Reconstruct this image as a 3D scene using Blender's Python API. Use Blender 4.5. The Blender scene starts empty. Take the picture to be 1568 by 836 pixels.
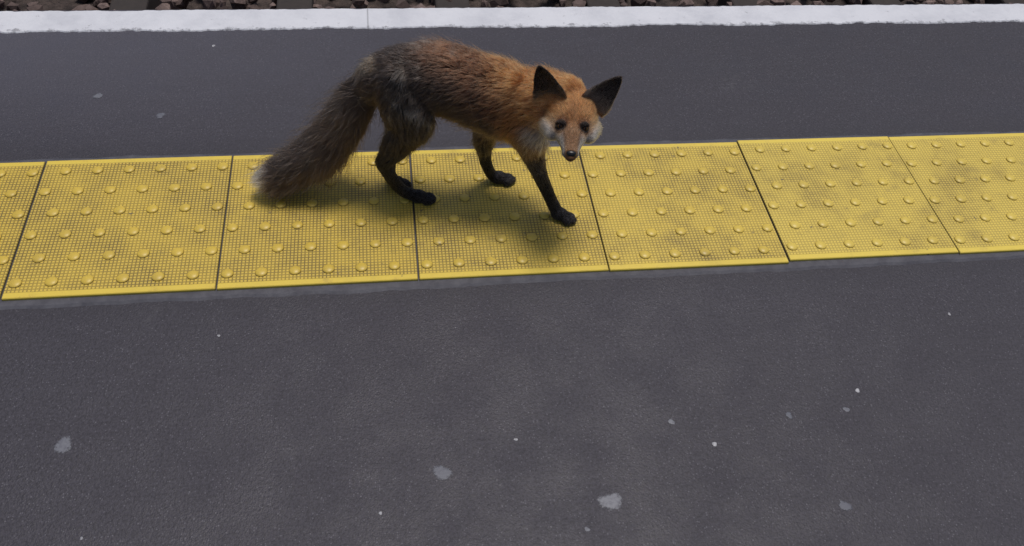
import bpy, math, random, numpy as np
from mathutils import Matrix, Vector, kdtree
rng=np.random.default_rng(7); random.seed(7)
sc=bpy.context.scene
col=sc.collection
def link(o,parent=None):
    col.objects.link(o)
    if parent: o.parent=parent
    return o
def mesh_obj(name,v,f,mat=None,parent=None,smooth=False):
    me=bpy.data.meshes.new(name)
    me.from_pydata([tuple(map(float,p)) for p in v],[],[tuple(map(int,q)) for q in f]); me.update()
    if smooth: me.polygons.foreach_set('use_smooth',[True]*len(me.polygons))
    if mat: me.materials.append(mat)
    return link(bpy.data.objects.new(name,me),parent)
# ------------------------------------------------------------ node helper
class NT:
    def __init__(s,name):
        s.m=bpy.data.materials.new(name); s.m.use_nodes=True; s.t=s.m.node_tree; s.t.nodes.clear()
        s.out=s.n('ShaderNodeOutputMaterial')
    def n(s,typ,**k):
        x=s.t.nodes.new(typ)
        for a,b in k.items():
            if a=='inp':
                for i,val in b.items():
                    if isinstance(val,bpy.types.NodeSocket): s.t.links.new(val,x.inputs[i])
                    else: x.inputs[i].default_value=val
            else: setattr(x,a,b)
        return x
    def math(s,op,a,b=0.0,c=None,clamp=False):
        d={0:a,1:b}
        if c is not None: d[2]=c
        return s.n('ShaderNodeMath',operation=op,use_clamp=clamp,inp=d).outputs[0]
    def mix(s,f,a,b,mode='MIX'):
        x=s.n('ShaderNodeMix',data_type='RGBA',blend_type=mode,clamp_factor=True)
        for i,val in ((0,f),(6,a),(7,b)):
            if isinstance(val,bpy.types.NodeSocket): s.t.links.new(val,x.inputs[i])
            else: x.inputs[i].default_value=val
        return x.outputs[2]
    def noise(s,vec,scale,detail=4,rough=.55):
        return s.n('ShaderNodeTexNoise',inp={'Vector':vec,'Scale':scale,'Detail':detail,'Roughness':rough}).outputs[0]
    def ss(s,v,a,b,lo=0.0,hi=1.0):
        return s.n('ShaderNodeMapRange',interpolation_type='SMOOTHSTEP',inp={0:v,1:a,2:b,3:lo,4:hi}).outputs[0]
    def obj(s): return s.n('ShaderNodeTexCoord').outputs['Object']
    def principled(s,color,rough,normal=None,spec=.5):
        d={'Base Color':color,'Roughness':rough,'Specular IOR Level':spec}
        if normal is not None: d['Normal']=normal
        p=s.n('ShaderNodeBsdfPrincipled',inp=d); s.t.links.new(p.outputs[0],s.out.inputs[0]); return p
    def bump(s,h,strength,dist):
        return s.n('ShaderNodeBump',inp={'Height':h,'Strength':strength,'Distance':dist}).outputs[0]
def C(r,g,b): return (r,g,b,1)
# ------------------------------------------------------------ camera
def R_(yaw,pitch,roll):
    return Matrix.Rotation(yaw,4,'Z')@Matrix.Rotation(pitch,4,'X')@Matrix.Rotation(roll,4,'Z')
cd=bpy.data.cameras.new("camera"); co=link(bpy.data.objects.new("camera",cd)); sc.camera=co
co.matrix_world=Matrix.Translation((0.75259,-1.16164,1.35936))@R_(-.2036,.72283,.10504)
cd.sensor_width=36; cd.lens=30.536; cd.clip_start=.05; cd.clip_end=2000
# ------------------------------------------------------------ light
w=bpy.data.worlds.new("World"); sc.world=w; w.use_nodes=True
nt=w.node_tree; bg=nt.nodes['Background']; sky=nt.nodes.new('ShaderNodeTexSky'); sky.sky_type='NISHITA'
sky.sun_disc=False
EL,AZ=math.radians(78),math.radians(35)
sky.sun_elevation=EL; sky.sun_rotation=AZ; sky.air_density=1; sky.dust_density=3; sky.ozone_density=1.5
nt.links.new(sky.outputs[0],bg.inputs[0]); bg.inputs[1].default_value=.060
sl=bpy.data.lights.new("sun","SUN"); sl.energy=1.9; sl.angle=math.radians(17); sl.color=(1,.945,.895)
so=link(bpy.data.objects.new("sun",sl))
sd=Vector((math.sin(AZ)*math.cos(EL),math.cos(AZ)*math.cos(EL),math.sin(EL)))
so.rotation_euler=sd.to_track_quat('Z','Y').to_euler(); so.location=(0,0,8)
sc.view_settings.view_transform='Standard'; sc.view_settings.look='None'; sc.view_settings.exposure=0
# ------------------------------------------------------------ asphalt platform
def mat_asphalt():
    m=NT("asphalt"); o=m.obj()
    big=m.noise(o,1.3,4); mid=m.noise(o,9,5,.65); fine=m.noise(o,190,3,.8); gra=m.noise(o,95,2,.6)
    v=m.n('ShaderNodeTexVoronoi',inp={'Vector':o,'Scale':300.0})
    st=m.ss(m.n('ShaderNodeSeparateColor',inp={0:v.outputs['Color']}).outputs[0],.84,1.0)
    st=m.math('MULTIPLY',st,m.ss(v.outputs['Distance'],.55,.25))
    v2=m.n('ShaderNodeTexVoronoi',inp={'Vector':o,'Scale':120.0})
    st2=m.math('MULTIPLY',m.ss(m.n('ShaderNodeSeparateColor',inp={0:v2.outputs['Color']}).outputs[1],.98,.997),m.ss(v2.outputs['Distance'],.20,.10))
    mp=m.n('ShaderNodeMapping',inp={'Vector':o,'Scale':(1.0,7.0,1.0),'Rotation':(0,0,.12)}).outputs[0]
    streak=m.noise(mp,6,4,.6)
    c=m.mix(m.ss(big,.3,.7),C(.043,.039,.053),C(.053,.049,.064))
    c=m.mix(m.ss(streak,.45,.75,0,.3),c,C(.070,.066,.083))
    c=m.mix(m.ss(mid,.35,.75,0,.25),c,C(.066,.062,.077))
    c=m.mix(m.ss(gra,.40,.65,.0,.30),c,C(.028,.026,.034))
    c=m.mix(m.ss(fine,.44,.60,.0,.65),c,C(.023,.021,.028))
    c=m.mix(m.math('MULTIPLY',st,.55),c,C(.17,.165,.19))
    c=m.mix(m.math('MULTIPLY',st2,.5),c,C(.28,.27,.29))
    sc1=m.math('MULTIPLY',m.ss(m.noise(o,5,6,.7),.58,.78),m.ss(m.noise(o,60,3,.7),.45,.65))
    c=m.mix(m.math('MULTIPLY',sc1,.4),c,C(.15,.148,.155))
    y=m.n('ShaderNodeSeparateXYZ',inp={0:o}).outputs[1]; x=m.n('ShaderNodeSeparateXYZ',inp={0:o}).outputs[0]
    sheen=m.math('MULTIPLY',m.ss(y,.3,.9),m.ss(m.math('ADD',x,m.math('MULTIPLY',mid,.6)),1.9,-.2))
    c=m.mix(m.math('MULTIPLY',sheen,.5),c,C(.12,.118,.15))  # bluish sky sheen painted into the colour, stronger towards the far left
    gr=m.math('MULTIPLY',m.ss(m.math('ADD',m.math('ABSOLUTE',m.math('SUBTRACT',y,.2)),m.math('MULTIPLY',mid,.08)),.34,.23),.45)
    c=m.mix(gr,c,C(.030,.028,.036))
    h=m.math('ADD',m.math('MULTIPLY',fine,1.0),m.math('MULTIPLY',v.outputs['Distance'],-.5))
    m.principled(c,m.ss(mid,.3,.7,.5,.65),m.bump(h,.5,.0017),.5); return m.m
asph=mat_asphalt()
PE=1.013
def box(name,x0,x1,y0,y1,z0,z1,mat,parent=None,bev=0):
    v=[(x,y,z) for x in(x0,x1) for y in (y0,y1) for z in (z0,z1)]
    f=[(0,1,3,2),(4,6,7,5),(0,4,5,1),(2,3,7,6),(0,2,6,4),(1,5,7,3)]
    o=mesh_obj(name,v,f,mat,parent)
    if bev:
        b=o.modifiers.new('b','BEVEL'); b.width=bev; b.segments=2
    return o
box("asphalt_platform",-40,40,-6,PE,-.95,0,asph)
mg=NT("trackbed_ground"); og=mg.obj()
mg.principled(mg.mix(mg.ss(mg.noise(og,12,5,.7),.35,.65),C(.03,.022,.02),C(.10,.075,.065)),.9,mg.bump(mg.noise(og,25,4),1,.03))
gm=mesh_obj("ground",[(-400,-400,-1.0),(400,-400,-1.0),(400,400,-1.0),(-400,400,-1.0)],[(0,1,2,3)],mg.m)
# white painted platform edge
mw=NT("white_edge_paint"); ow=mw.obj()
sy=mw.n('ShaderNodeSeparateXYZ',inp={0:ow})
wn=mw.math('ADD',mw.noise(ow,45,6,.75),mw.ss(sy.outputs[1],.935,.915,0,.14))
wear=mw.ss(wn,.60,.76); dirt=mw.ss(mw.noise(ow,7,5,.7),.35,.8)
cw=mw.mix(mw.math('MULTIPLY',dirt,.5),C(.76,.775,.82),C(.44,.455,.51))
cw=mw.mix(mw.math('MULTIPLY',wear,.75),cw,C(.20,.20,.22))
xx=sy.outputs[0]
jd=mw.math('ABSOLUTE',mw.math('SUBTRACT',mw.math('FRACT',mw.math('DIVIDE',mw.math('SUBTRACT',xx,.713-1.8),3.6)),.5))
jl=mw.ss(jd,.0008,.0003)
cw=mw.mix(mw.math('MULTIPLY',jl,.45),cw,C(.15,.15,.16))
mw.principled(cw,.6,mw.bump(mw.math('SUBTRACT',mw.noise(ow,120,4,.7),jl),.4,.0015))
def sm(a,k): return np.convolve(a,np.ones(k)/k,'same')
v=[];f=[]
xs=np.arange(-12,14,.006)
e1=sm(rng.normal(0,1,len(xs)),3)*.0022+sm(rng.normal(0,1,len(xs)),25)*.012
e2=sm(rng.normal(0,1,len(xs)),3)*.0015+sm(rng.normal(0,1,len(xs)),15)*.004
for i,x in enumerate(xs):
    v+= [(x,.913+e1[i],-.0005),(x,.916+e1[i],.0025),(x,PE-.006+min(e2[i],.004),.0025),(x,PE+.002,-.004),(x,PE+.002,-.06)]
    if i:
        a=5*(i-1);b=5*i
        f+=[(a+k,b+k,b+k+1,a+k+1) for k in range(4)]
mesh_obj("white_platform_edge_line",v,f,mw.m)
# ------------------------------------------------------------ sealant strip under tactile
ms=NT("sealant"); os_=ms.obj()
cs=ms.mix(ms.ss(ms.noise(os_,30,5,.7),.3,.7),C(.060,.059,.075),C(.10,.10,.118))
ms.principled(cs,.6,ms.bump(ms.noise(os_,150,3),.3,.001))
v=[];f=[]
xs=np.arange(-8,9,.01)
ea=sm(rng.normal(0,1,len(xs)),9)*.005; eb=sm(rng.normal(0,1,len(xs)),9)*.005
for i,x in enumerate(xs):
    v+=[(x,-.019+ea[i],-.0005),(x,-.012+ea[i],.003),(x,.411+eb[i],.003),(x,.418+eb[i],-.0005)]
    if i: a=4*i-4; f+=[(a+k,a+4+k,a+5+k,a+1+k) for k in range(3)]
mesh_obj("tactile_sealant_strip",v,f,ms.m)
# ------------------------------------------------------------ tactile paving
mt=NT("yellow_tactile_rubber")
uv=mt.n('ShaderNodeUVMap',uv_map='UVMap').outputs[0]
s3=mt.n('ShaderNodeSeparateXYZ',inp={0:uv}); U,V=s3.outputs[0],s3.outputs[1]
ot=mt.obj()
N=54.0
def line(c):
    fr=mt.math('FRACT',mt.math('MULTIPLY',c,N)); d=mt.math('ABSOLUTE',mt.math('SUBTRACT',fr,.5))
    return mt.ss(d,.27,.42)
g=mt.math('MAXIMUM',line(U),line(V))
inside=mt.math('MULTIPLY',mt.ss(V,.036,.040),mt.ss(V,.964,.960))
dome=mt.n('ShaderNodeAttribute',attribute_name='dome').outputs['Fac']
notdome=mt.math('SUBTRACT',1.0,mt.ss(dome,.02,.2))
g=mt.math('MULTIPLY',mt.math('MULTIPLY',g,inside),notdome)
dn=mt.noise(ot,6,6,.7); dn2=mt.noise(ot,30,5,.7); dn3=mt.noise(ot,13,6,.75)
tileR=mt.n('ShaderNodeAttribute',attribute_name='tilec').outputs['Fac']
c=mt.mix(tileR,C(.74,.515,.070),C(.88,.67,.13))
c=mt.mix(mt.math('MULTIPLY',mt.ss(dome,.0,.3),.10),c,C(.30,.24,.06))
c=mt.mix(mt.ss(dn,.42,.72,0,.5),c,C(.49,.355,.08))
c=mt.mix(mt.ss(dn3,.52,.75,0,.45),c,C(.28,.21,.08))
c=mt.mix(mt.ss(dn2,.58,.8,0,.45),c,C(.22,.17,.07))
gd=mt.ss(mt.math('ADD',dn,mt.math('MULTIPLY',tileR,-.30)),.20,.6,.40,.90)
c=mt.mix(mt.math('MULTIPLY',mt.math('SUBTRACT',1.0,inside),mt.math('SUBTRACT',.5,mt.ss(dn2,.5,.7,0,.4))),c,C(.88,.68,.09))
c=mt.mix(mt.math('MULTIPLY',g,gd),c,C(.14,.10,.038))
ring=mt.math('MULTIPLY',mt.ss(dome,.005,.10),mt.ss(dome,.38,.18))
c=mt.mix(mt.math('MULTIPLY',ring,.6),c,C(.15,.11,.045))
dots=mt.ss(mt.noise(ot,48,2,.5),.74,.79)
c=mt.mix(mt.math('MULTIPLY',dots,.75),c,C(.10,.09,.08))
ue=mt.ss(U,.009,.003); ue=mt.math('MAXIMUM',ue,mt.ss(U,.991,.997))
c=mt.mix(mt.math('MULTIPLY',ue,.75),c,C(.07,.06,.04))
h=mt.math('MULTIPLY',g,-1.0)
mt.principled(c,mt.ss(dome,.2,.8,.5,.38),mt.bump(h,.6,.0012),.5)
v=[];f=[];uvs=[];dm=[];tc=[]
segs,rings=18,5
for k in range(-14,20):
    jx,jy_=rng.normal(0,.0008),rng.normal(0,.0014); ja=rng.normal(0,.0025); hz=.008+rng.uniform(0,.0012)
    x0=k*.4; tcol={-1:.15,0:.25,1:.25,2:.35,3:.55,4:.85,5:.9}.get(k,random.random())
    ca,sa=math.cos(ja),math.sin(ja)
    def put(lx,ly,z,d):
        X=lx-.2;Y=ly-.2
        v.append((x0+.2+jx+X*ca-Y*sa,.2+jy_+X*sa+Y*ca,z)); uvs.append((lx/.4,ly/.4)); dm.append(d); tc.append(tcol)
        return len(v)-1
    g_=.0014; e=.0015
    lo=[put(a,b,.0005,0) for a,b in((g_,g_),(.4-g_,g_),(.4-g_,.4-g_),(g_,.4-g_))]
    m_=[put(a,b,hz-e,0) for a,b in((g_,g_),(.4-g_,g_),(.4-g_,.4-g_),(g_,.4-g_))]
    hi=[put(a,b,hz,0) for a,b in((g_+e,g_+e),(.4-g_-e,g_+e),(.4-g_-e,.4-g_-e),(g_+e,.4-g_-e))]
    for A,B in((lo,m_),(m_,hi)):
        for i in range(4): f.append((A[i],A[(i+1)%4],B[(i+1)%4],B[i]))
    f.append(tuple(hi))
    for r in range(6):
        for q in range(6):
            cx=(q+(.28 if r%2==0 else .72))*.4/6; cy=(r+.5)*.4/6*.965+.007
            R0=.0125*rng.uniform(.95,1.03); H=.0052
            prev=None
            for j in range(rings+1):
                a=j/rings
                rr=R0*math.cos(a*math.pi/2); zz=H*math.sin(a*math.pi/2)**.8
                if j==rings:
                    top=put(cx,cy,hz+H,1.0)
                    for i in range(segs): f.append((prev[i],prev[(i+1)%segs],top))
                else:
                    cur=[put(cx+rr*math.cos(6.28318*i/segs),cy+rr*math.sin(6.28318*i/segs),hz+zz-.0002,min(1,a*1.2)) for i in range(segs)]
                    if prev:
                        for i in range(segs): f.append((prev[i],prev[(i+1)%segs],cur[(i+1)%segs],cur[i]))
                    prev=cur
tp=mesh_obj("yellow_tactile_paving",v,f,mt.m)
me=tp.data
uvl=me.uv_layers.new(name='UVMap'); li=np.zeros(len(me.loops),int); me.loops.foreach_get('vertex_index',li)
uvl.data.foreach_set('uv',np.array(uvs)[li].ravel())
a=me.attributes.new('dome','FLOAT','POINT'); a.data.foreach_set('value',dm)
a=me.attributes.new('tilec','FLOAT','POINT'); a.data.foreach_set('value',tc)
me.polygons.foreach_set('use_smooth',[len(p.vertices)==3 or abs(p.normal.z)<.995 and p.area<.0002 for p in me.polygons])
# ------------------------------------------------------------ gum spots
mgum=NT("gum"); o=mgum.obj()
ga=mgum.n('ShaderNodeAttribute',attribute_name='tone').outputs['Fac']; ed=mgum.n('ShaderNodeAttribute',attribute_name='edge').outputs['Fac']
cg=mgum.mix(ga,C(.105,.112,.140),C(.55,.55,.57)); cg=mgum.mix(mgum.ss(mgum.noise(o,140,4,.7),.4,.7,0,.55),cg,C(.09,.09,.12))
pg=mgum.principled(cg,.55,mgum.bump(mgum.noise(o,200,3),.4,.0006))
al=mgum.ss(mgum.math('ADD',ed,mgum.math('MULTIPLY',mgum.math('SUBTRACT',mgum.noise(o,170,4,.7),.5),1.5)),.15,.85)
tr_=mgum.n('ShaderNodeBsdfTransparent'); mx=mgum.n('ShaderNodeMixShader',inp={0:al,1:tr_.outputs[0],2:pg.outputs[0]}); mgum.t.links.new(mx.outputs[0],mgum.out.inputs[0])
spots=[(.1784,-.3269,.0185,.16),(.8171,-.4349,.0175,.09),(1.0994,-.5141,.022,.24),(1.6253,-.3294,.0042,.9),(1.3115,-.4204,.0040,.9),
(1.2437,-.3681,.0055,.22),(.9528,-.3807,.0026,.9),(.415,-.1093,.0028,.9),(1.5867,-.3691,.005,.15),(1.5085,-.5597,.013,.05),(1.4706,-.3726,.009,.05),
(.3148,.8425,.004,.9),(.065,.64,.012,.16),(.71,-.50,.0026,.8),(.24,-.50,.0026,.6),(1.9,-.16,.0035,.6),(.22,.56,.012,.08),(1.05,-.56,.004,.2)]
for i in range(12):
    spots.append((rng.uniform(-.6,2.8),rng.choice([rng.uniform(-.9,-.03),rng.uniform(.44,.9)]),rng.uniform(.0007,.0013),rng.uniform(.2,.5)))
v=[];f=[];tn=[];eg=[]
for (x,y,r,t) in spots:
    n=22; ph=rng.uniform(0,6,3); b0=len(v)
    sx=rng.uniform(.85,1.25)
    big_=r>.008
    for j,(q,z) in enumerate(((1,.0004),(.75,.0008),(.4,.0010))):
        for i in range(n):
            a=6.28318*i/n; rr=r*q*(1+.14*math.sin(2*a+ph[0])+.10*math.sin(3*a+ph[1])+.06*math.sin(7*a+ph[2]))
            v.append((x+rr*math.cos(a)*sx,y+rr*math.sin(a),z)); tn.append(t); eg.append((-.3,.5,1)[j] if big_ else 1.3)
    v.append((x,y,.0010)); tn.append(t); eg.append(1.3)
    for j in range(2):
        for i in range(n):
            p=b0+j*n; f.append((p+i,p+(i+1)%n,p+n+(i+1)%n,p+n+i))
    for i in range(n): f.append((b0+2*n+i,b0+2*n+(i+1)%n,b0+3*n))
gs=mesh_obj("chewing_gum_spots",v,f,mgum.m,smooth=True)
gs.data.attributes.new('tone','FLOAT','POINT').data.foreach_set('value',tn)
gs.data.attributes.new('edge','FLOAT','POINT').data.foreach_set('value',[float(q) for q in eg])
# ------------------------------------------------------------ ballast, sleepers, rails
mb=NT("ballast_stone"); o=mb.obj()
ta=mb.n('ShaderNodeAttribute',attribute_name='tone').outputs['Fac']
cb=mb.mix(ta,C(.060,.040,.036),C(.30,.22,.195)); cb=mb.mix(mb.ss(mb.noise(o,60,4),.4,.7,0,.5),cb,C(.06,.04,.035))
mb.principled(cb,.85,mb.bump(mb.noise(o,120,3),.5,.004))
import bmesh
bm=bmesh.new(); bmesh.ops.create_icosphere(bm,subdivisions=1,radius=1); bv=np.array([q.co[:] for q in bm.verts]); bf=np.array([[q.index for q in p.verts] for p in bm.faces]); bm.free()
V=[];F=[];T_=[]
nst=6500
for i in range(nst):
    x=rng.uniform(-4,7); y=rng.uniform(1.1,4.6)
    s=rng.uniform(.022,.048); sc3=rng.uniform(.6,1.15,3)*s
    q=bv*(1+rng.normal(0,.16,(len(bv),1)))*sc3
    ax=rng.uniform(0,6.28,3); M=np.array(Matrix.Rotation(ax[0],3,'X')@Matrix.Rotation(ax[1],3,'Z'))
    q=q@M.T+np.array([x,y,-.93+rng.uniform(-.035,.05)])
    V.append(q);F.append(bf+len(bv)*i);T_.append(np.full(len(bv),rng.random()**1.2))
V=np.concatenate(V);F=np.concatenate(F)
bo=mesh_obj("track_ballast",V,F,mb.m); bo.data.attributes.new('tone','FLOAT','POINT').data.foreach_set('value',np.concatenate(T_))
msl=NT("sleeper_timber"); o=msl.obj(); msl.principled(msl.mix(msl.noise(o,20,5,.7),C(.02,.016,.015),C(.06,.048,.042)),.8)
mr=NT("rail_steel"); o=mr.obj(); mr.principled(mr.mix(mr.noise(o,30,4),C(.12,.06,.035),C(.2,.12,.08)),.6)
tr=link(bpy.data.objects.new("railway_track",None))
for i,k in enumerate(range(-8,16)):
    box("sleeper_%d"%i,.28+k*.72,.28+k*.72+.16,1.35,3.95,-1.0,-.865,msl.m,tr,.01)
for i,y in enumerate((1.85,3.30)):
    box("rail_foot_%d"%i,-30,30,y-.07,y+.07,-.862,-.84,mr.m,tr); box("rail_web_%d"%i,-30,30,y-.01,y+.01,-.839,-.75,mr.m,tr)
    box("rail_head_%d"%i,-30,30,y-.035,y+.035,-.749,-.71,mr.m,tr,.008)
# ============================================================ FOX
fox=link(bpy.data.objects.new("fox",None))
E=[]
I3=np.eye(3)
def chain(pts,step=.25,frame=I3):
    P=np.array([p if len(p)==6 else (*p[:3],p[3],p[3],p[3]) for p in pts],float)
    P=np.vstack([2*P[0]-P[1],P,2*P[-1]-P[-2]])
    P[0,3:]=P[1,3:];P[-1,3:]=P[-2,3:]
    for i in range(1,len(P)-2):
        L=np.linalg.norm(P[i+1,:3]-P[i,:3]); r=min(P[i,3:].min(),P[i+1,3:].min())
        n=max(2,int(L/(r*step))+1)
        for t in np.arange(n)/n:
            a,b,c,d=P[i-1],P[i],P[i+1],P[i+2]
            q=.5*((2*b)+(-a+c)*t+(2*a-5*b+4*c-d)*t*t+(-a+3*b-3*c+d)*t**3)
            E.append((q[:3],frame,np.maximum(q[3:],.003)))
    E.append((P[-2,:3],frame,P[-2,3:]))
# torso
chain([(.745,.290,.290,.042,.046,.048),(.795,.282,.300,.055,.058,.064),(.84,.274,.305,.055,.057,.070),(.90,.262,.298,.055,.056,.073),(.953,.25,.281,.058,.058,.079),(1.01,.236,.264,.052,.058,.082),(1.045,.226,.262,.042,.048,.066)])
E.append((np.array([.772,.268,.335]),I3,np.array([.026,.016,.018])))
E.append((np.array([1.005,.222,.322]),I3,np.array([.030,.020,.026])))
# neck
chain([(1.02,.232,.280,.058),(1.065,.213,.296,.054),(1.10,.192,.306,.046)])
# head frame
fH=np.array([-.15,-.965,-.11]); fH/=np.linalg.norm(fH)
rH=np.array([.986,-.16,-.035]); rH-=fH*(rH@fH); rH/=np.linalg.norm(rH)
uH=-np.cross(rH,fH)
FR=np.stack([rH,fH,uH],1)
OH=np.array([1.1033,.115,.3114])-uH*.002
def HL(x,s,z): return OH+rH*x+fH*s+uH*z
hs=[(-.090,-.014,.030,.027),(-.070,-.010,.041,.034),(-.045,-.010,.047,.038),(-.018,-.014,.045,.034),(.002,-.018,.038,.0265),(.018,-.020,.030,.0215),(.032,-.022,.0225,.0175),(.046,-.024,.0175,.0145),(.057,-.025,.0135,.0120),(.061,-.025,.010,.010)]
chain([(*HL(0,s,z),w_,.012,h_) for s,z,w_,h_ in hs],.3,FR)
for sx in(-1,1):
    E.append((HL(sx*.034,-.010,-.028),FR,np.array([.020,.027,.020])))   # cheek
    E.append((HL(sx*.022,.004,.0035),FR,np.array([.011,.007,.0055])))    # brow
    E.append((HL(sx*.008,.049,-.029),FR,np.array([.009,.012,.008])))     # lip pads
# legs
def paw(p,toe,rad=.015,sp=.0075):
    p=np.array(p);d=np.array(toe)-p;d[2]=0;L=np.linalg.norm(d);d/=L;s=np.array([-d[1],d[0],0])
    E.append((p,np.stack([d,s,[0,0,1]],1),np.array([.021,rad*1.05,.0135])))
    for k,(o,fw) in enumerate(((-1.5,.006),(-.5,.013),(.5,.013),(1.5,.006))):
        c=p+d*(L*.65+fw)+s*o*sp; c[2]=.0165
        E.append((c,np.stack([d,s,[0,0,1]],1),np.array([.0115,.0058,.0082])))
chain([(1.02,.205,.262,.045,.03,.05),(1.040,.198,.205,.032,.024,.036),(1.0495,.198,.168,.022),(1.0711,.185,.110,.0155),(1.0958,.175,.055,.0125),(1.108,.168,.030,.0130)])
paw((1.118,.160,.021),(1.137,.147,.01))
chain([(1.00,.268,.25,.04,.028,.05),(.972,.272,.19,.027,.022,.032),(.9575,.274,.147,.0195),(.9632,.280,.080,.0135),(.9765,.285,.036,.0118),(.985,.285,.025,.0120)])
paw((.996,.284,.021),(1.018,.280,.01))
chain([(.782,.250,.300,.048,.030,.052),(.792,.236,.262,.050,.032,.050),(.800,.228,.222,.040,.028,.038),(.774,.228,.178,.029,.022,.028),(.749,.231,.136,.0180),(.7425,.232,.118,.0152),(.7600,.233,.068,.0125),(.780,.235,.036,.0125),(.795,.235,.026,.0130)])
paw((.812,.232,.021),(.836,.226,.01))
chain([(.785,.305,.290,.044,.030,.048),(.797,.312,.245,.040,.026,.042),(.800,.314,.208,.032,.023,.034),(.782,.308,.165,.022,.018,.024),(.763,.303,.128,.0150),(.760,.300,.112,.0125),(.756,.293,.060,.0105),(.754,.287,.032,.0108),(.758,.284,.024,.0108)])
paw((.766,.281,.021),(.782,.276,.01),.012,.0058)
# tail
TL=[(.742,.293,.300,.030),(.722,.298,.275,.030),(.6953,.299,.232,.032),(.6556,.295,.168,.034),(.6033,.285,.114,.033),(.5387,.277,.074,.028),(.505,.272,.061,.018),(.490,.270,.056,.010)]
chain(TL)
def unit_sphere(nu=14,nv=9):
    vs=[(0,0,1)]
    for j in range(1,nv):
        for i in range(nu):
            a=math.pi*j/nv;b=2*math.pi*i/nu; vs.append((math.sin(a)*math.cos(b),math.sin(a)*math.sin(b),math.cos(a)))
    vs.append((0,0,-1)); fs=[]
    for i in range(nu):
        fs.append((0,1+i,1+(i+1)%nu)); l=1+(nv-2)*nu; fs.append((len(vs)-1,l+(i+1)%nu,l+i))
    for j in range(nv-2):
        for i in range(nu):
            a=1+j*nu+i;b=1+j*nu+(i+1)%nu; fs.append((a,a+nu,b+nu,b))
    return np.array(vs),fs
us,uf=unit_sphere(); V=[];F=[]
for i,(c_,fr,r) in enumerate(E):
    fr=np.asarray(fr); flip=np.linalg.det(fr)<0
    V.append((us*r)@fr.T+c_); o_=i*len(us); F+= [tuple(q+o_ for q in (p[::-1] if flip else p)) for p in uf]
V=np.concatenate(V)
tmp=mesh_obj("tmp",V,F)
rm=tmp.modifiers.new('r','REMESH'); rm.mode='VOXEL'; rm.voxel_size=.0030
sm_=tmp.modifiers.new('s','SMOOTH'); sm_.factor=.5; sm_.iterations=4
dg=bpy.context.evaluated_depsgraph_get()
bodyme=bpy.data.meshes.new_from_object(tmp.evaluated_get(dg)); bodyme.name="fox_body"
bpy.data.objects.remove(tmp)
body=link(bpy.data.objects.new("body",bodyme),fox)
bodyme.polygons.foreach_set('use_smooth',[True]*len(bodyme.polygons))
# ears
EARS=(("ear_left",(1.071,.166,.322),(1.0405,.182,.397),np.array([-.45,-.70,.45])),("ear_right",(1.144,.156,.316),(1.199,.174,.374),np.array([.25,-.80,.45])))
def ear(name,base,tip,facing,w0=.0275):
    base=np.array(base);tip=np.array(tip);ax=tip-base;L=np.linalg.norm(ax);ax/=L
    fc=np.array(facing,float);fc-=ax*(fc@ax);fc/=np.linalg.norm(fc);sd_=np.cross(ax,fc)
    nu,nh=15,19;v=[];f=[]
    for j in range(nh):
        h=j/(nh-1); ww=w0*(1-h**2.9)**.70*(1+.08*math.sin(min(h*2.0,1)*math.pi))+.0012
        for i in range(nu):
            t=(i/(nu-1)-.5)*2; ang=t*1.0*(1-.45*h)
            v.append(base+ax*h*L+sd_*ww*math.sin(ang)/math.sin(1.0)*1.1+fc*(ww*.75*(1-math.cos(ang)))-fc*.004*(1-h)+ fc*.004*h*h)
    for j in range(nh-1):
        for i in range(nu-1):
            a=j*nu+i; f.append((a,a+1,a+nu+1,a+nu))
    o=mesh_obj(name,v,f,None,fox,True)
    s=o.modifiers.new('s','SOLIDIFY'); s.thickness=.0025; s.offset=0
    dg=bpy.context.evaluated_depsgraph_get(); m2=bpy.data.meshes.new_from_object(o.evaluated_get(dg)); o.modifiers.clear(); o.data=m2
    return o
ears=[ear(*e) for e in EARS]
# --- fields
def seg(a,b,r,reg): return (np.array(a[:3]),np.array(b[:3]),r,reg)
S=[seg((1.045,.226,.262),(.90,.262,.295),.066,0),seg((.90,.262,.295),(.745,.290,.290),.06,0),
   seg((1.10,.192,.306),(1.03,.230,.282),.050,1),seg(HL(0,.063,-.025),HL(0,.02,-.020),.015,2),seg(HL(0,.02,-.020),HL(0,-.085,-.014),.038,2)]
for i in range(len(TL)-1): S.append(seg(TL[i],TL[i+1],.028,3))
nh_=[(.785,.250,.300),(.803,.228,.222),(.750,.231,.133),(.7445,.232,.116),(.780,.235,.028),(.836,.226,.01)]
fh_=[(.785,.305,.290),(.800,.314,.208),(.763,.303,.128),(.760,.300,.112),(.754,.287,.026),(.782,.276,.01)]
for Lg in(nh_,fh_):
    for i,(r,rg) in enumerate(((.036,4),(.024,4),(.014,5),(.012,5),(.012,5))): S.append(seg(Lg[i],Lg[i+1],r,rg))
nf_=[(1.02,.205,.262),(1.0495,.198,.168),(1.0958,.175,.05),(1.118,.160,.014),(1.137,.147,.01)]
ff_=[(1.00,.268,.25),(.9575,.274,.147),(.9765,.285,.03),(.996,.284,.014),(1.018,.280,.01)]
for Lg in(nf_,ff_):
    for i,(r,rg) in enumerate(((.03,4),(.015,5),(.012,5),(.012,5))): S.append(seg(Lg[i],Lg[i+1],r,rg))
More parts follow.
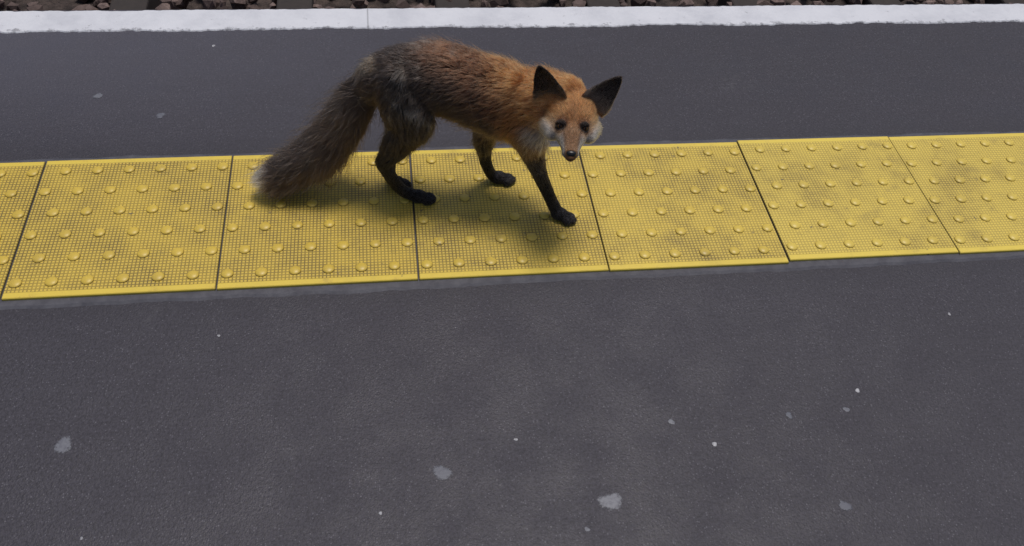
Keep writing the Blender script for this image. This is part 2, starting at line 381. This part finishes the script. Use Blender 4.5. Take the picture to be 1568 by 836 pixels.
def fbm(P,freq,seed=0):
    r=np.random.default_rng(seed); out=np.zeros(len(P)); amp=1;tot=0
    for o in range(3):
        acc=np.zeros(len(P))
        for k in range(5):
            d=r.normal(0,1,3); d/=np.linalg.norm(d)
            acc+=np.sin(P@d*freq*(1.0+.5*r.random())+r.uniform(0,6.28)+1.5*np.sin(P@r.normal(0,1,3)*freq*.6))
        out+=amp*acc/5; tot+=amp; amp*=.6; freq*=2.1
    return out/tot*1.8
def fields(P):
    n=len(P); W=np.zeros((n,len(S))); FL=np.zeros((n,3))
    for i,(a,b,r,rg) in enumerate(S):
        ab=b-a;t=np.clip(((P-a)@ab)/(ab@ab),0,1);d=np.linalg.norm(P-(a+t[:,None]*ab),axis=1)-r
        W[:,i]=np.exp(-np.maximum(d,-.02)/.007)
    W/=W.sum(1,keepdims=True)
    RW=np.zeros((n,6))
    for i,(a,b,r,rg) in enumerate(S):
        ab=(b-a)/np.linalg.norm(b-a); FL+=W[:,i:i+1]*ab; RW[:,rg]+=W[:,i]
    return RW,FL
def sst(x,a,b):
    t=np.clip((x-a)/(b-a),0,1); return t*t*(3-2*t)
def mixc(A,B,f): return A*(1-f[:,None])+B*f[:,None]
def cc(*c): return np.array(c,float)
def furcolor(P,RW):
    n=len(P); n1=fbm(P,28,1); n2=fbm(P,75,2); n3=fbm(P,14,5); n4=fbm(P,140,8)
    X,Y,Z=P.T
    ginger=cc(.35,.125,.036); dark=cc(.036,.024,.019); brown=cc(.125,.052,.026)
    g=sst(X+n1*.034+n2*.010+(Z-.33)*.30,.930,1.025)
    t=mixc(np.tile(dark,(n,1)),np.tile(brown,(n,1)),sst(X+(Z-.35)*1.4+n1*.04+n2*.012,.80,.92))
    t=mixc(t,ginger,g)
    t=mixc(t,cc(.034,.023,.018),sst(n1+n2*.9,.10,.95)*.68*sst(Z,.21,.26)*(1-.7*sst(X,.95,1.02)))
    t=mixc(t,cc(.12,.080,.052),sst(.250-Z+n1*.01,0,.05)*sst(X,.86,.93)*.8)
    t=mixc(t,cc(.19,.155,.125),sst(n4+n2*.6+n3*.3,.35,.95)*(1-sst(X,.83,.95))*.65)
    t=mixc(t,cc(.22,.165,.11),sst(.034-np.linalg.norm(P-cc(.730,.290,.333),axis=1)+n4*.005,0,.022)*.55)
    chest=sst(X,1.005,1.035)*sst(.270-Z+n1*.008,0,.03)
    t=mixc(t,cc(.44,.40,.37),chest*.9)
    nk=np.tile(ginger,(n,1)); nk=mixc(nk,cc(.09,.040,.022),sst(n1+n2*.8,.3,1.1)*.4); nk=mixc(nk,cc(.46,.42,.39),sst(.290-Z+n1*.006,0,.025)*sst(X,1.02,1.05))
    q=P-OH; hx=q@rH; hy=q@fH; hz=q@uH
    ax=np.abs(hx)
    h=np.tile(cc(.37,.142,.045),(n,1))
    h=mixc(h,cc(.24,.11,.045),sst(.010-ax,0,.008)*sst(hy,-.06,-.03)*(1-sst(hy,.0,.015))*.5)
    h=mixc(h,cc(.34,.170,.080),sst(hy,.0,.02))
    h=mixc(h,cc(.15,.06,.026),sst(.018-np.hypot((ax-.024)*.9,(hy-.006)*1.1),0,.008)*.8)
    h=mixc(h,cc(.46,.26,.13),sst(ax-.026+n1*.003,0,.012)*sst(.008-hz,0,.012)*sst(hy,-.05,-.02)*.8)
    white=sst(ax-.033+n1*.003,0,.014)*sst(-.004-hz+n2*.002,0,.014)*sst(hy,-.05,-.02)
    h=mixc(h,cc(.54,.49,.44),white)
    wm=sst(ax-.0085+(hz+.020)*-.25,0,.007)*sst(hy,.018,.034); h=mixc(h,cc(.54,.49,.43),wm*.9)
    wj=sst(ax-.015,0,.010)*sst(-.010-hz,0,.010)*sst(hy,-.01,.012); h=mixc(h,cc(.52,.46,.40),wj*.8)
    h=mixc(h,cc(.54,.49,.44),sst(-.030-hz,0,.006)*sst(hy,-.04,-.01))
    tear=sst(.0046-np.abs(ax-(.020-.18*(hy))),0,.004)*sst(hy,.008,.016)*sst(.055-hy,0,.02); h=mixc(h,cc(.10,.042,.022),tear*.6)
    eye=sst(.0120-np.sqrt(((ax-.024)*.85)**2+(hy-.008)**2*1.0+(hz-.002)**2*.4),0,.004); h=mixc(h,cc(.016,.011,.009),eye)
    mouth=sst(.0015-np.abs(hz+.0325),0,.001)*sst(hy,.03,.045); h=mixc(h,cc(.03,.02,.02),mouth)
    h=mixc(h,ginger,sst(-.050-hy,0,.02))
    tl=mixc(np.tile(cc(.056,.037,.027),(n,1)),cc(.135,.105,.080),sst(n2+n1*.6+n4*.5,.15,.95)*sst(X,.48,.62)*.85)
    tl=mixc(tl,cc(.022,.016,.013),sst(n4+n2*.7,.1,.9)*.5)
    tl=mixc(tl,cc(.024,.017,.014),sst(.62-X,0,.08)*.55)
    tl=mixc(tl,cc(.46,.42,.37),sst(.508-X+n2*.003,0,.010))
    th=mixc(np.tile(cc(.030,.023,.018),(n,1)),cc(.22,.20,.18),sst(n4*.8+n2*.5+n3*.3,.15,.80)*sst(Z,.20,.25)*(1-sst(X,.86,.9))*.7)
    th=mixc(th,cc(.15,.080,.045),sst(X,.93,.96)*sst(Z,.15,.21))
    th=mixc(th,cc(.014,.012,.012),sst(.20-Z,0,.05)*(1-sst(X,.93,.96)))
    lg=np.tile(cc(.010,.009,.010),(n,1)); lg=mixc(lg,cc(.060,.050,.045),sst(Z,.08,.16)*sst(X,.9,.95))
    return RW[:,0:1]*t+RW[:,1:2]*nk+RW[:,2:3]*h+RW[:,3:4]*tl+RW[:,4:5]*th+RW[:,5:6]*lg
msk=NT("fox_skin"); ca=msk.n('ShaderNodeAttribute',attribute_name='furcol').outputs['Color']
msk.principled(msk.mix(.5,ca,C(.015,.011,.009)),.9,None,.1)
def setcol(me,c):
    a=me.attributes.new('furcol','FLOAT_COLOR','POINT'); a.data.foreach_set('color',np.c_[c,np.ones(len(c))].astype(np.float32).ravel())
def verts(me):
    a=np.zeros(len(me.vertices)*3); me.vertices.foreach_get('co',a); return a.reshape(-1,3)
Vb=verts(bodyme); RW,FL=fields(Vb); setcol(bodyme,furcolor(Vb,RW)); bodyme.materials.clear(); bodyme.materials.append(msk.m)
def sample(me,dens_fn,Ntot):
    me.calc_loop_triangles(); nt_=len(me.loop_triangles)
    ti=np.zeros(nt_*3,int); me.loop_triangles.foreach_get('vertices',ti); ti=ti.reshape(-1,3)
    Vv=verts(me); vn=np.zeros(len(Vv)*3); me.vertex_normals.foreach_get('vector',vn); vn=vn.reshape(-1,3)
    A,B,Cc=Vv[ti[:,0]],Vv[ti[:,1]],Vv[ti[:,2]]
    ar=np.linalg.norm(np.cross(B-A,Cc-A),axis=1)*.5*dens_fn((A+B+Cc)/3)
    idx=rng.choice(nt_,Ntot,p=ar/ar.sum()); u=rng.random(Ntot);v_=rng.random(Ntot); m=u+v_>1;u[m]=1-u[m];v_[m]=1-v_[m]
    w_=1-u-v_; P=A[idx]*w_[:,None]+B[idx]*u[:,None]+Cc[idx]*v_[:,None]
    n=vn[ti[idx,0]]*w_[:,None]+vn[ti[idx,1]]*u[:,None]+vn[ti[idx,2]]*v_[:,None]
    return P,n/np.linalg.norm(n,axis=1,keepdims=True)
KP=5
mf=NT("fox_fur"); ca=mf.n('ShaderNodeAttribute',attribute_name='furcol').outputs['Color']
hb=mf.n('ShaderNodeBsdfHairPrincipled'); hb.parametrization='COLOR'
mf.t.links.new(ca,hb.inputs['Color']); hb.inputs['Roughness'].default_value=.5; hb.inputs['Radial Roughness'].default_value=.7
mf.t.links.new(hb.outputs[0],mf.out.inputs[0])
def make_fur(name,P,n,flow,L,lift,clump,colr,rad,ncl,jitter=.20):
    N=len(P); ft=flow-n*np.sum(flow*n,1,keepdims=True); ft/=np.linalg.norm(ft,axis=1,keepdims=True)+1e-6
    jit=rng.normal(0,1,(N,3))*jitter; ft=ft+jit; ft-=n*np.sum(ft*n,1,keepdims=True); ft/=np.linalg.norm(ft,axis=1,keepdims=True)+1e-6
    L=L*(.55+.65*rng.random(N)); lf=lift*(.6+.7*rng.random(N))
    s=np.linspace(0,1,KP)[None,:,None]
    pos=P[:,None]+L[:,None,None]*(n[:,None]*lf[:,None,None]*s*(1-.4*s)+ft[:,None]*s*(.45+.5*s)*np.sqrt(np.clip(1-.5*lf**2,.2,1))[:,None,None]+np.array([0,0,-1.])*s*s*.10)
    if ncl:
        ci=rng.choice(N,ncl,replace=False); kd=kdtree.KDTree(ncl)
        for i,k in enumerate(ci): kd.insert(P[k],i)
        kd.balance(); near=np.array([ci[kd.find(p)[1]] for p in P])
        rel=pos[near]
        ok=(np.linalg.norm(P-P[near],axis=1)<.012).astype(float)*rng.uniform(.4,1.2,N)
        pos=pos+(rel-pos)*(s**1.3)*(clump*ok)[:,None,None]
        cb_=rng.normal(1,.22,N)[near]*rng.normal(1,.24,N)
    else: cb_=rng.normal(1,.35,N)
    colr=np.clip(colr*np.clip(cb_,.4,1.9)[:,None],0.003,.95)
    cu=bpy.data.hair_curves.new(name); cu.add_curves([KP]*N)
    cu.attributes['position'].data.foreach_set('vector',pos.astype(np.float32).ravel())
    ra=cu.attributes.get('radius') or cu.attributes.new('radius','FLOAT','POINT')
    rr=rad[:,None]*np.array([1,.95,.8,.55,.12])[None,:]; ra.data.foreach_set('value',rr.astype(np.float32).ravel())
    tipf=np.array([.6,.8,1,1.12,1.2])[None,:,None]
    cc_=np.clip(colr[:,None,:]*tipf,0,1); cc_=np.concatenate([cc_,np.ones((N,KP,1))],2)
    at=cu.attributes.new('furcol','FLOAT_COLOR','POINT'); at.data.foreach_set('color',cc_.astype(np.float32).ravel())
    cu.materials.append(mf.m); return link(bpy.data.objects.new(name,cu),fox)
def dens(c):
    RW,_=fields(c); return 1+RW[:,2]*4.5+RW[:,5]*1.0+RW[:,1]*.3+RW[:,3]*.4
def grow(name,NB,ls,ll,radm,ncl,jitter,body_only=False):
    P,n=sample(bodyme,dens if not body_only else (lambda c:1-.999*np.clip(fields(c)[0][:,2]+fields(c)[0][:,5],0,1)),NB)
    q=P-OH; hx=q@rH; hy=q@fH; hz=q@uH
    op=np.zeros(len(P),bool)
    for sx in(-1,1):
        d=P-HL(sx*.0245,.0095,.0015); dx=d@rH; dz=d@(uH*.8-fH*.6); dd=d@(uH*.6+fH*.8)
        op|=((dx/.0082)**2+((dz-sx*dx*.25)/.0042)**2<1)&(np.abs(dd)<.012)
    keep=(~op)&~((hy>.057)&(hz>-.028))&(P[:,2]>.011)
    P,n=P[keep],n[keep]; RW,FL=fields(P); q=P-OH; hx=q@rH; hy=q@fH; hz=q@uH
    colr=furcolor(P,RW)
    Lr=np.array([.023,.024,.0065,.041,.018,.0060]); Lf=np.array([.50,.5,.35,.64,.48,.32])
    L=RW@Lr; lift=RW@Lf; cl=RW@np.array([.55,.50,.15,.55,.55,.15])
    muz=RW[:,2]*sst(hy,.01,.035); L=L*(1-muz)+.0026*muz
    ne_=RW[:,2]*sst(.020-np.hypot(np.abs(hx)-.024,hy-.006),0,.008); L=L*(1-ne_)+.0026*ne_
    cheek=RW[:,2]*sst(np.abs(hx),.028,.042)*sst(-hy,-.010,.012)*sst(.006-hz,0,.02); L=L+cheek*.014; lift=lift+cheek*.35
    ch=sst(P[:,0],1.01,1.04)*sst(.27-P[:,2],0,.03)*(RW[:,0]+RW[:,1]); L=L+ch*.010
    L=L*(1-.30*RW[:,3]*sst(P[:,0],.68,.72))*(1-.25*RW[:,3]*sst(.53-P[:,0],0,.04))
    L*=1+.50*fbm(P,45,21)*(1-RW[:,2]); L*=ls
    flow=FL.copy()
    hf=RW[:,2:3]; outw=(hx[:,None]*rH)/.04
    flow=flow+hf*(outw*.5+ -uH*cheek[:,None]*.9)
    flow=flow+ RW[:,0:1]*np.array([0,0,-.55])*np.clip(np.abs(n[:,1:2]),0,1)
    flow+=np.stack([fbm(P,42,11),fbm(P,42,12),fbm(P,42,13)],1)*.50*(1-RW[:,2:3])
    rad=(.00038-.00018*RW[:,2]-.00010*RW[:,5])*radm
    make_fur(name,P,n,flow,L,lift*ll,cl,colr,rad,ncl,jitter)
grow("fur",150000,1,1,1,11000,.20)
grow("guard_hair",11000,1.45,1.35,.75,0,.38,True)
for o,(nm,b,t,fc) in zip(ears,EARS):
    me=o.data; Vv=verts(me); b=np.array(b);t=np.array(t); axd=(t-b)/np.linalg.norm(t-b); Le=np.linalg.norm(t-b); fc=fc/np.linalg.norm(fc)
    def ecol(Pp,nn=None):
        h=(Pp-b)@axd/Le; c=np.tile(cc(.024,.017,.014),(len(Pp),1)); c=mixc(c,cc(.17,.07,.03),sst(.28-h,0,.18))
        if nn is not None:
            fr=sst(nn@fc,.2,.8); c=mixc(c,cc(.070,.050,.041),fr*sst(.95-h,0,.4))
            c=mixc(c,cc(.18,.14,.11),fr*sst(.55-h,0,.4)*.5)
        return c
    me.materials.clear(); me.materials.append(msk.m); setcol(me,ecol(Vv))
    Pe,ne=sample(me,lambda c:np.ones(len(c)),7000)
    h=(Pe-b)@axd/Le
    make_fur(o.name+"_fur",Pe,ne,np.tile(axd,(len(Pe),1)),np.full(len(Pe),.0048)+.008*sst(.5-h,0,.4)*(ne@fc>0),np.full(len(Pe),.35),np.full(len(Pe),.2),ecol(Pe,ne),np.full(len(Pe),.0002),300)
# eyes
mey=NT("fox_eye"); o=mey.obj(); sp=mey.n('ShaderNodeSeparateXYZ',inp={0:o})
rr=mey.math('SQRT',mey.math('ADD',mey.math('POWER',mey.math('MULTIPLY',sp.outputs[0],1.5),2.0),mey.math('POWER',sp.outputs[2],2.0)))
ce=mey.mix(mey.ss(rr,.0026,.0034),C(.004,.003,.003),C(.13,.058,.018)); r2=mey.math('SQRT',mey.math('ADD',mey.math('POWER',sp.outputs[0],2.0),mey.math('POWER',sp.outputs[2],2.0)))
ce=mey.mix(mey.ss(r2,.0038,.0048),ce,C(.010,.007,.006)); mey.principled(ce,.15,None,.4)
mno=NT("fox_nose"); o=mno.obj(); mno.principled(C(.010,.010,.012),.33,mno.bump(mno.noise(o,900,2),.5,.0004),.6)
for nm,sx in(("eye_left",-1),("eye_right",1)):
    eo=mesh_obj(nm,us*.0066,uf,mey.m,fox,True)
    m=eo.modifiers.new('s','SUBSURF'); m.levels=1; m.render_levels=2
    yv=fH*.85+uH*.45+rH*sx*.15; yv/=np.linalg.norm(yv); zv=uH-yv*(uH@yv); zv/=np.linalg.norm(zv); xv=np.cross(yv,zv)
    c_=HL(sx*.0240,.0062,-.0015)
    eo.matrix_world=Matrix([[xv[i],yv[i],zv[i],c_[i]] for i in range(3)]+[[0,0,0,1]])
nv=us.copy(); nv[:,0]*=.0100*(1+.25*nv[:,2]); nv[:,1]*=.0072; nv[:,2]*=.0072
no=mesh_obj("nose",nv@FR.T+HL(0,.0615,-.0185),[p[::-1] for p in uf],mno.m,fox,True); m=no.modifiers.new('s','SUBSURF'); m.levels=1; m.render_levels=2
